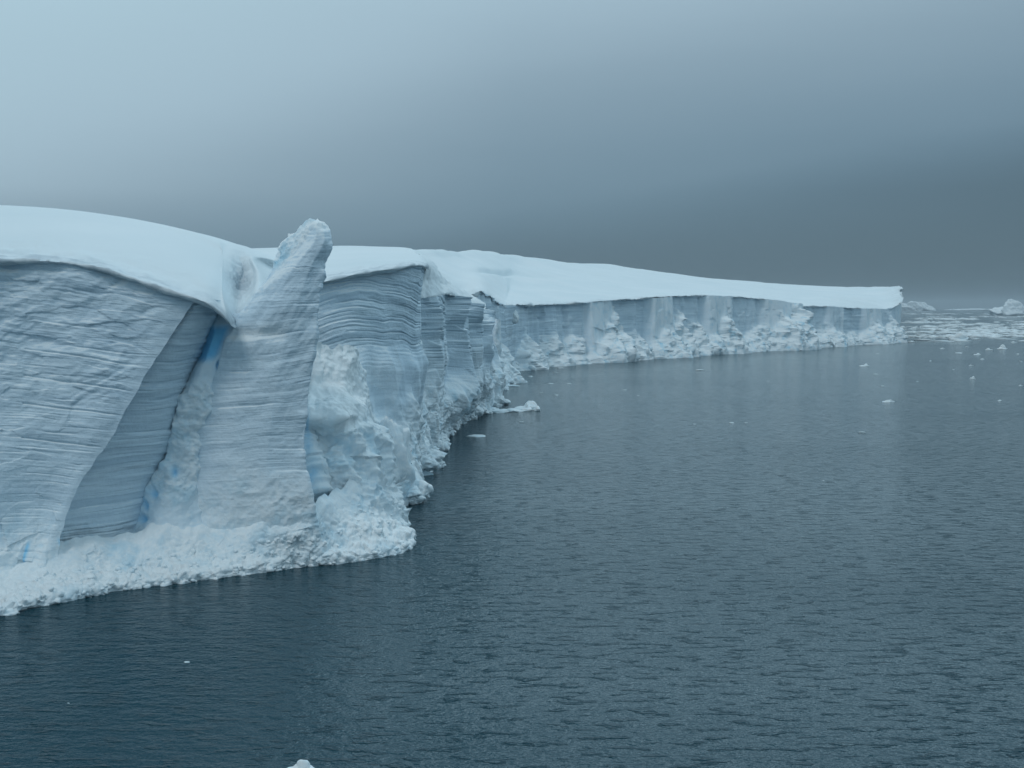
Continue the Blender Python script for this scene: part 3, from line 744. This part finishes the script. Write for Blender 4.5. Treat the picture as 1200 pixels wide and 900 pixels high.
# keep the waterline where it is: pull the swollen foot back
gfw = Geo(); put(gfw, P, Nn, layer=u * 0.6, along=X * .3, lined=1.15 * (1 - lo) * (1 - fr), fresh=np.clip(fr + lo, 0, 1), rubble=lo * 0.55, tint=np.clip(fr * .6 + lo * .6, 0, 1), blue=0.0)
gfw.build('cliff_face', ICE, far)
gb = Geo()
for k in range(45):
    rg = np.random.RandomState(7000 + k)
    i = rg.randint(90, 880); j = int(np.argmin(np.abs(P[i, :, 2] - rg.uniform(0, 4)))); r = rg.uniform(0.4, 1.0) ** 2 * 1.8
    V, F = boulder(P[i, j], (r * rg.uniform(.8, 1.4), r, r * rg.uniform(.6, 1)), 7300 + k, sub=2, rz=rg.uniform(0, 6))
    gb.add(V, F, rubble=0.6, fresh=1.0, tint=0.6)
GB_FAR = gb
# snowfield
rims = [(230, 356, 200), (350, 354, 206), (470, 352, 215), (505, 353, 240), (530, 351, 270), (546, 346.5, 283), (564, 340.5, 299), (580, 350.5, 323), (592, 357, 350), (600, 357, 388), (650, 355.5, 422), (686, 353.5, 440), (720, 350.5, 458),
        (756, 348.5, 476), (790, 346, 498), (822, 346, 520), (855, 347, 540), (885, 349, 560), (912, 354, 577), (936, 357.5, 596), (975, 359, 628), (1010, 361, 662), (1038, 362.5, 692), (1052, 357, 705), (1058.5, 351.5, 722), (1056, 344, 745)]
skys = [(230, 306, 300), (340, 298, 330), (440, 294, 360), (478, 293.5, 420), (505, 293.8, 450), (530, 294.5, 490), (555, 295.5, 540), (575, 296.5, 580), (592, 297.5, 620), (615, 301.5, 670), (650, 306.2, 720), (680, 308.8, 760), (715, 311.5, 790),
        (750, 316.5, 820), (785, 321, 850), (820, 325, 870), (850, 328, 885), (880, 330, 895), (905, 331.5, 900), (930, 333, 900), (970, 334.8, 890), (1005, 335.6, 870), (1030, 336, 840), (1042, 336.3, 815), (1050, 337.5, 790), (1053, 340, 770)]
_wx = [v[0] for v in wall[5:]]; _wy = [on_water(v[2], v[3])[1] + 2.2 for v in wall[5:]]
rims = [(x_, y_, float(np.interp(x_, _wx, _wy)) if 600 < x_ < 1045 else Y_) for x_, y_, Y_ in rims]
cols = []
for k, (r_, s_) in enumerate(zip(rims, skys)):
    r0, s0 = a(*r_), a(*s_); D = np.linalg.norm(s0 - r0)
    rY = lambda i_: rims[i_][2] if rims[i_][0] > 605 else 330 + (rims[i_][0] - 470) * 0.43
    def sm(f): kk = [min(max(k + o_, 0), len(rims) - 1) for o_ in (-2, -1, 0, 1, 2)]; return sum(rY(i_) * (1 - f) + skys[i_][2] * f for i_ in kk) / 5
    def mid_(f, fz): return a(r_[0] * (1 - f) + s_[0] * f, r_[1] * (1 - fz) + s_[1] * fz, sm(f) if k < 21 else r_[2] * (1 - f) + s_[2] * f)
    cols.append([r0 + [0, 4, -0.8], r0 + [0, 0.6, -0.5], r0 if r_[0] > 605 else a(r_[0], r_[1] - .8, rY(k)), mid_(.22, .3), mid_(.45, .6), mid_(.72, .84), s0, s0 + [0, 120, -3], s0 + [0, 300, -20]])
P, Nn, S, T = patch(cols, 620, 200); Nn = toward(Nn, [0, 0, 1])
inner = sstep(0.02, 0.12, T)
d = inner * (1.6 * fbm(P / 70, 3, seed=150) + 0.5 * fbm(P / 22, 3, seed=152)) * sstep(1.0, .8, T + 0.35 * (T > .75))
qx, qy = px_of(P), py_of(P)
d -= 1.6 * inner * np.exp(-((qy - 317 - (qx - 560) * 0.085) / 2.5) ** 2) * sstep(545, 575, qx) * sstep(690, 640, qx) + sstep(.05, 0, np.abs(T - .02)) * (1.0 * fbm(P / 7, 4, seed=151))
ax = px_of(P)
d += 1.8 * np.exp(-((ax - 980) / 60) ** 2) * ridged(P / 18, 3, seed=153) * sstep(.3, .1, T) * inner
d += sstep(1042, 1058, ax) * 1.8 * fbm(P / 6, 4, seed=154)
P = P + Nn * d[..., None]
gs = Geo(); put(gs, P, Nn, rough=sstep(0.04, 0.0, T) * 0.5)
gs.build('snow_cap', SNOW, far)

# snow-covered blocks in the notch between the second and the far cliff
bl = Geo(); V, F = boulder(a(598.5, 369, 372), (2.6, 2.4, 2.9), 21, sub=5, facets=26, rough=0.05); bl.add(V, F, rough=0.0)
tag(bl.build('snow_block', SNOW), 'rounded white snow lump clinging to the rim where the far wall begins', 'snow block')
fin = Geo()
cols = []
for y, x0, x1 in ((374, 581, 586), (385, 574, 587), (400, 570, 587), (420, 568, 586.5), (440, 567, 588), (452, 566, 590), (462, 565, 592)):
    Y = 296
    cols.append([a(x0, y, Y + 3), a(x0 + (x1 - x0) * .3, y, Y - 1), a(x0 + (x1 - x0) * .7, y, Y - 1.5), a(x1, y, Y + 2), a((x0 + x1) / 2, y, Y + 8), a(x0, y, Y + 3)])
P, Nn, S, T = patch(cols, 120, 90)
if Nn[:, 30].mean(axis=0) @ CAMV < 0: Nn = -Nn
P = P + Nn * (0.7 * fbm(P / 5, 4, seed=160) + sstep(.5, 1, S) * 1.1 * ridged(P / 3, 3, seed=161))[..., None]
put(fin, P, Nn, layer=P[..., 2], along=P[..., 0], lined=0.1, fresh=1.0, rubble=0.45, tint=0.5, blue=0.0)
for k in range(40):
    rg = np.random.RandomState(8000 + k); w = on_water(rg.uniform(566, 594), rg.uniform(447, 456)); r = rg.uniform(.5, 1.5)
    V, F = boulder(w + [0, 0, rg.uniform(0, 1.2)], (r * 1.2, r, r * .8), 8100 + k, sub=2, rz=rg.uniform(0, 6)); GB_FAR.add(V, F, rubble=0.9, fresh=1.0, tint=0.3)
tag(fin.build('ice_fin', ICE), 'pale upright ice fin standing in the notch before the far wall', 'ice fin')

tag(GB_FAR.build('rubble_foot', ICE, far), kind='stuff')

# =================================================================== floating ice
def floe_mesh(kind, seed):
    """unit floe (about 1 m half width): low waterline slab with lumps on it"""
    g = Geo(); rg = np.random.RandomState(seed)
    if kind == 'flat':
        V, F = boulder((0, 0, 0.02), (1, 0.8, 0.16), seed, sub=3, facets=18, rough=.1); g.add(V, F)
    elif kind == 'lump':
        V, F = boulder((0, 0, 0.02), (1, 0.8, 0.22), seed, sub=3, facets=16, rough=.12); g.add(V, F)
        for k in range(3):
            V, F = boulder((rg.uniform(-.45, .45), rg.uniform(-.2, .3), .2), (rg.uniform(.2, .45), .35, rg.uniform(.18, .42)), seed + 5 + k, sub=3, rough=.12); g.add(V, F)
    elif kind == 'peak':
        V, F = boulder((0, 0, 0.0), (1, 0.85, 0.28), seed, sub=3, facets=16, rough=.12); g.add(V, F)
        V, F = boulder((.12, 0, .25), (.5, .45, .5), seed + 9, sub=3, rough=.12); g.add(V, F)
        V, F = boulder((-.4, .1, .15), (.35, .3, .3), seed + 19, sub=3, rough=.12); g.add(V, F)
    me_o = g.build('ice_floe', FLOE)
    me = me_o.data; bpy.data.objects.remove(me_o)
    return me
KINDS = {k: [floe_mesh(k, s) for s in ss] for k, ss in (('flat', (11, 12, 13, 14)), ('lump', (31, 32, 33, 34)), ('peak', (51, 52, 53)))}
_cnt = [0]
def floe(px, py, wpx, kind, label, group=None, hs=1.0, dep=1.0, cat='ice floe'):
    w = on_water(px, py); _cnt[0] += 1; k = _cnt[0]
    o = bpy.data.objects.new('ice_floe', KINDS[kind][k % len(KINDS[kind])]); COL.objects.link(o)
    s = wpx / 2 / F_PX * w[1]
    o.location = w; o.scale = (s, s * dep, s * hs); o.rotation_euler = (0, 0, (k * 0.37) % 0.6 - 0.3)
    return tag(o, label, cat, group)
# long floe by the second cliff
fl = Geo()
for k, (px, py, wp, hz) in enumerate(((569, 484, 22, .5), (585, 483, 26, .55), (601, 482, 28, .6), (614, 481, 22, .9), (623, 480, 20, 1.5), (617, 480.5, 10, 1.3), (629, 481, 9, .9))):
    w = on_water(px, py); s = wp / 2 / F_PX * w[1]
    V, F = boulder(w, (s, 2.4, hz), 400 + k, sub=4, facets=18, rough=.1); fl.add(V, F)
tag(fl.build('ice_floe', FLOE), 'longest white ice floe, thin with a raised lump at its outer end', 'ice floe')
floe(557, 511.5, 27, 'flat', 'flat oblong white floe in open water in front of the longest floe', hs=1.0)
floe(354, 902, 34, 'peak', 'large jagged white floe cut by the bottom edge of the photo', hs=.9)
floe(219, 776, 9, 'flat', 'small white floe on dark blue water below the rubble of the nearest cliff')
floe(80, 824, 4, 'flat', 'tiny white ice speck at far left on the dark foreground water')
floe(1013, 429, 11, 'lump', 'white lumpy floe just out from the far end of the ice wall', hs=1.0)
floe(1041, 471, 14, 'lump', 'whitest isolated floe out in the open water, low and lumpy, right of centre', hs=.8)
floe(1140, 444, 8, 'peak', 'small rounded pointed floe alone in the water right of the ice wall')
floe(820, 434, 13, 'flat', 'thin pale floe off the middle of the far ice wall')
floe(1122, 398.5, 30, 'peak', 'big jagged floe at the front edge of the drifting pack ice', hs=.8)
floe(1104, 400, 26, 'flat', 'flat tail of ice lying left of the big jagged pack-edge floe', hs=.5)
floe(1175, 409, 13, 'peak', 'pointed floe nearest the pack ice at the right, beside a lower one')
floe(1159, 410.3, 9, 'lump', 'low floe just left of the pointed floe before the pack ice')
floe(1123, 413.7, 10, 'flat', 'thin flat floe in the water below the big jagged pack-edge floe', hs=.7)
floe(1178, 397.5, 24, 'flat', 'long thin floe at the right edge along the pack ice', hs=.4)
floe(600, 452.5, 26, 'flat', 'flat floe of broken ice lying at the mouth of the notch', hs=.6)
floe(573, 466, 14, 'flat', 'flat floe against the foot of the second cliff at the notch', hs=.6)
floe(515, 506, 12, 'flat', 'thin floe touching the foot of the second cliff', hs=.5)
floe(491, 533, 6, 'flat', 'small floe tucked under a step in the second cliff', hs=.7)
for px, py, w_ in ((657, 431.5, 11), (651, 436.5, 7), (621, 441, 8), (645, 449.5, 7), (667, 449.5, 7), (634, 460.5, 5), (652, 463, 5), (732, 457, 5), (748, 463.5, 4), (611, 494.5, 8)):
    floe(px, py, w_, 'flat', 'small flat ice scrap adrift before the near half of the far wall', 'ice scraps near the notch', hs=.8)
for px, py, w_ in ((1028, 414.5, 5), (1026, 438.5, 6), (1034, 452.5, 6), (1010, 506.5, 9), (857, 495.5, 7), (874, 495.5, 5), (965, 563, 4), (965, 486, 3), (900, 447, 3), (1075, 447, 3), (814, 497, 5)):
    floe(px, py, w_, 'flat', 'tiny white ice scrap scattered on open water out from the far wall', 'ice scraps on the open water', hs=.9)
for px, py, w_ in ((1138, 428.5, 5), (1145, 415.5, 8), (1151, 421, 5), (1196, 423.5, 4), (1196, 452, 5), (1171, 469.5, 5), (1104, 408.5, 5), (1133, 406.5, 4), (1188, 401.5, 7), (1090, 423, 3), (1193, 415, 4), (1117, 433, 3)):
    floe(px, py, w_, 'lump', 'little lump of ice scattered on the water in front of the pack ice', 'ice lumps before the pack', hs=.8)

# drifting pack of brash ice, too many pieces to count
gk = Geo(); rg = np.random.RandomState(77)
bands = [(1056, 1290, 394.5, 1.6, 340), (1056, 1300, 389.5, 1.3, 360), (1090, 1320, 387, 1.5, 330), (1120, 1340, 391.5, 1.6, 330), (1056, 1200, 383.5, .8, 120), (1100, 1350, 380.5, .6, 240), (1060, 1130, 378, .5, 60),
         (1075, 1145, 374, .5, 110), (1080, 1360, 371.5, .5, 160), (1060, 1330, 377, 1.6, 120), (1060, 1300, 398.5, 1.5, 45), (1060, 1330, 368, .8, 100), (1060, 1330, 385.5, 1.0, 130)]
for x0, x1, y, dy, n in bands:
    for k in range(int(n * .6)):
        w = on_water(rg.uniform(x0, x1), y + rg.normal() * dy * .6 + 0.6 * math.sin(k)); s = rg.uniform(.25, 1.0) ** 1.6 * 4.2 * (w[1] / 1000)
        V, F = boulder(w, (s * rg.uniform(1, 2.6), s * rg.uniform(.8, 2), min(s * rg.uniform(.12, .4), 1.3)), rg.randint(1e6), sub=1, facets=10, rz=rg.uniform(-.4, .4))
        gk.add(V, F)
tag(gk.build('brash_ice', FLOE), 'pale streaks of broken brash ice spread over the water beyond the far cliff', 'brash ice', kind='stuff')

# distant icebergs
def berg(base, wpx, hpx, seed, label, parts, mat=None):
    w = on_water(*base); k = w[1] / F_PX; g = Geo()
    for j, (dx, rw, rh) in enumerate(parts):
        V, F = boulder(w + [dx * wpx * k, j * 4, rh * hpx * k * .25], (rw * wpx * k, rw * wpx * k * .8, rh * hpx * k), seed + j, sub=5, facets=16, rough=.09)
        g.add(V, F, fresh=1.0, rubble=.5, tint=.4)
    o = g.build('iceberg', ICE); return tag(o, label, 'iceberg')
berg((1186, 370), 44, 16, 600, 'distant pale pointed iceberg on the horizon at the right edge', [(0, .42, 1.0), (-.25, .35, .5), (.3, .45, .6)])
berg((1072, 364.3), 38, 10, 620, 'distant hazy blue iceberg just beyond the end of the ice wall', [(0, .35, .95), (-.3, .4, .8), (.33, .32, .5)])
berg((1130, 363.6), 60, 2.2, 640, 'low faint iceberg far off on the horizon between the two larger bergs', [(0, .5, .8), (.4, .3, .6)])

# ------------------------------------------------------------------ haze
HAZE = 1.2e-4
def haze_box(x0, x1, y0, y1, z0, z1):
    V = [(x, y, z) for z in (z0, z1) for x, y in ((x0, y0), (x1, y0), (x1, y1), (x0, y1))]
    F = [(3, 2, 1, 0), (4, 5, 6, 7), (0, 1, 5, 4), (1, 2, 6, 5), (2, 3, 7, 6), (3, 0, 4, 7)]
    m = bpy.data.materials.new('haze'); m.use_nodes = True; t = m.node_tree; t.nodes.clear()
    o_ = t.nodes.new('ShaderNodeOutputMaterial'); v = t.nodes.new('ShaderNodeVolumePrincipled')
    v.inputs['Color'].default_value = (0.72, 0.80, 0.86, 1); v.inputs['Density'].default_value = HAZE; v.inputs['Anisotropy'].default_value = 0.2
    t.links.new(v.outputs[0], o_.inputs['Volume'])
    g = Geo(); g.add(V, F); return tag(g.build('haze', m, smooth=False), kind='stuff')
haze_box(-14500, 14500, -3000, 14500, -4, 90)
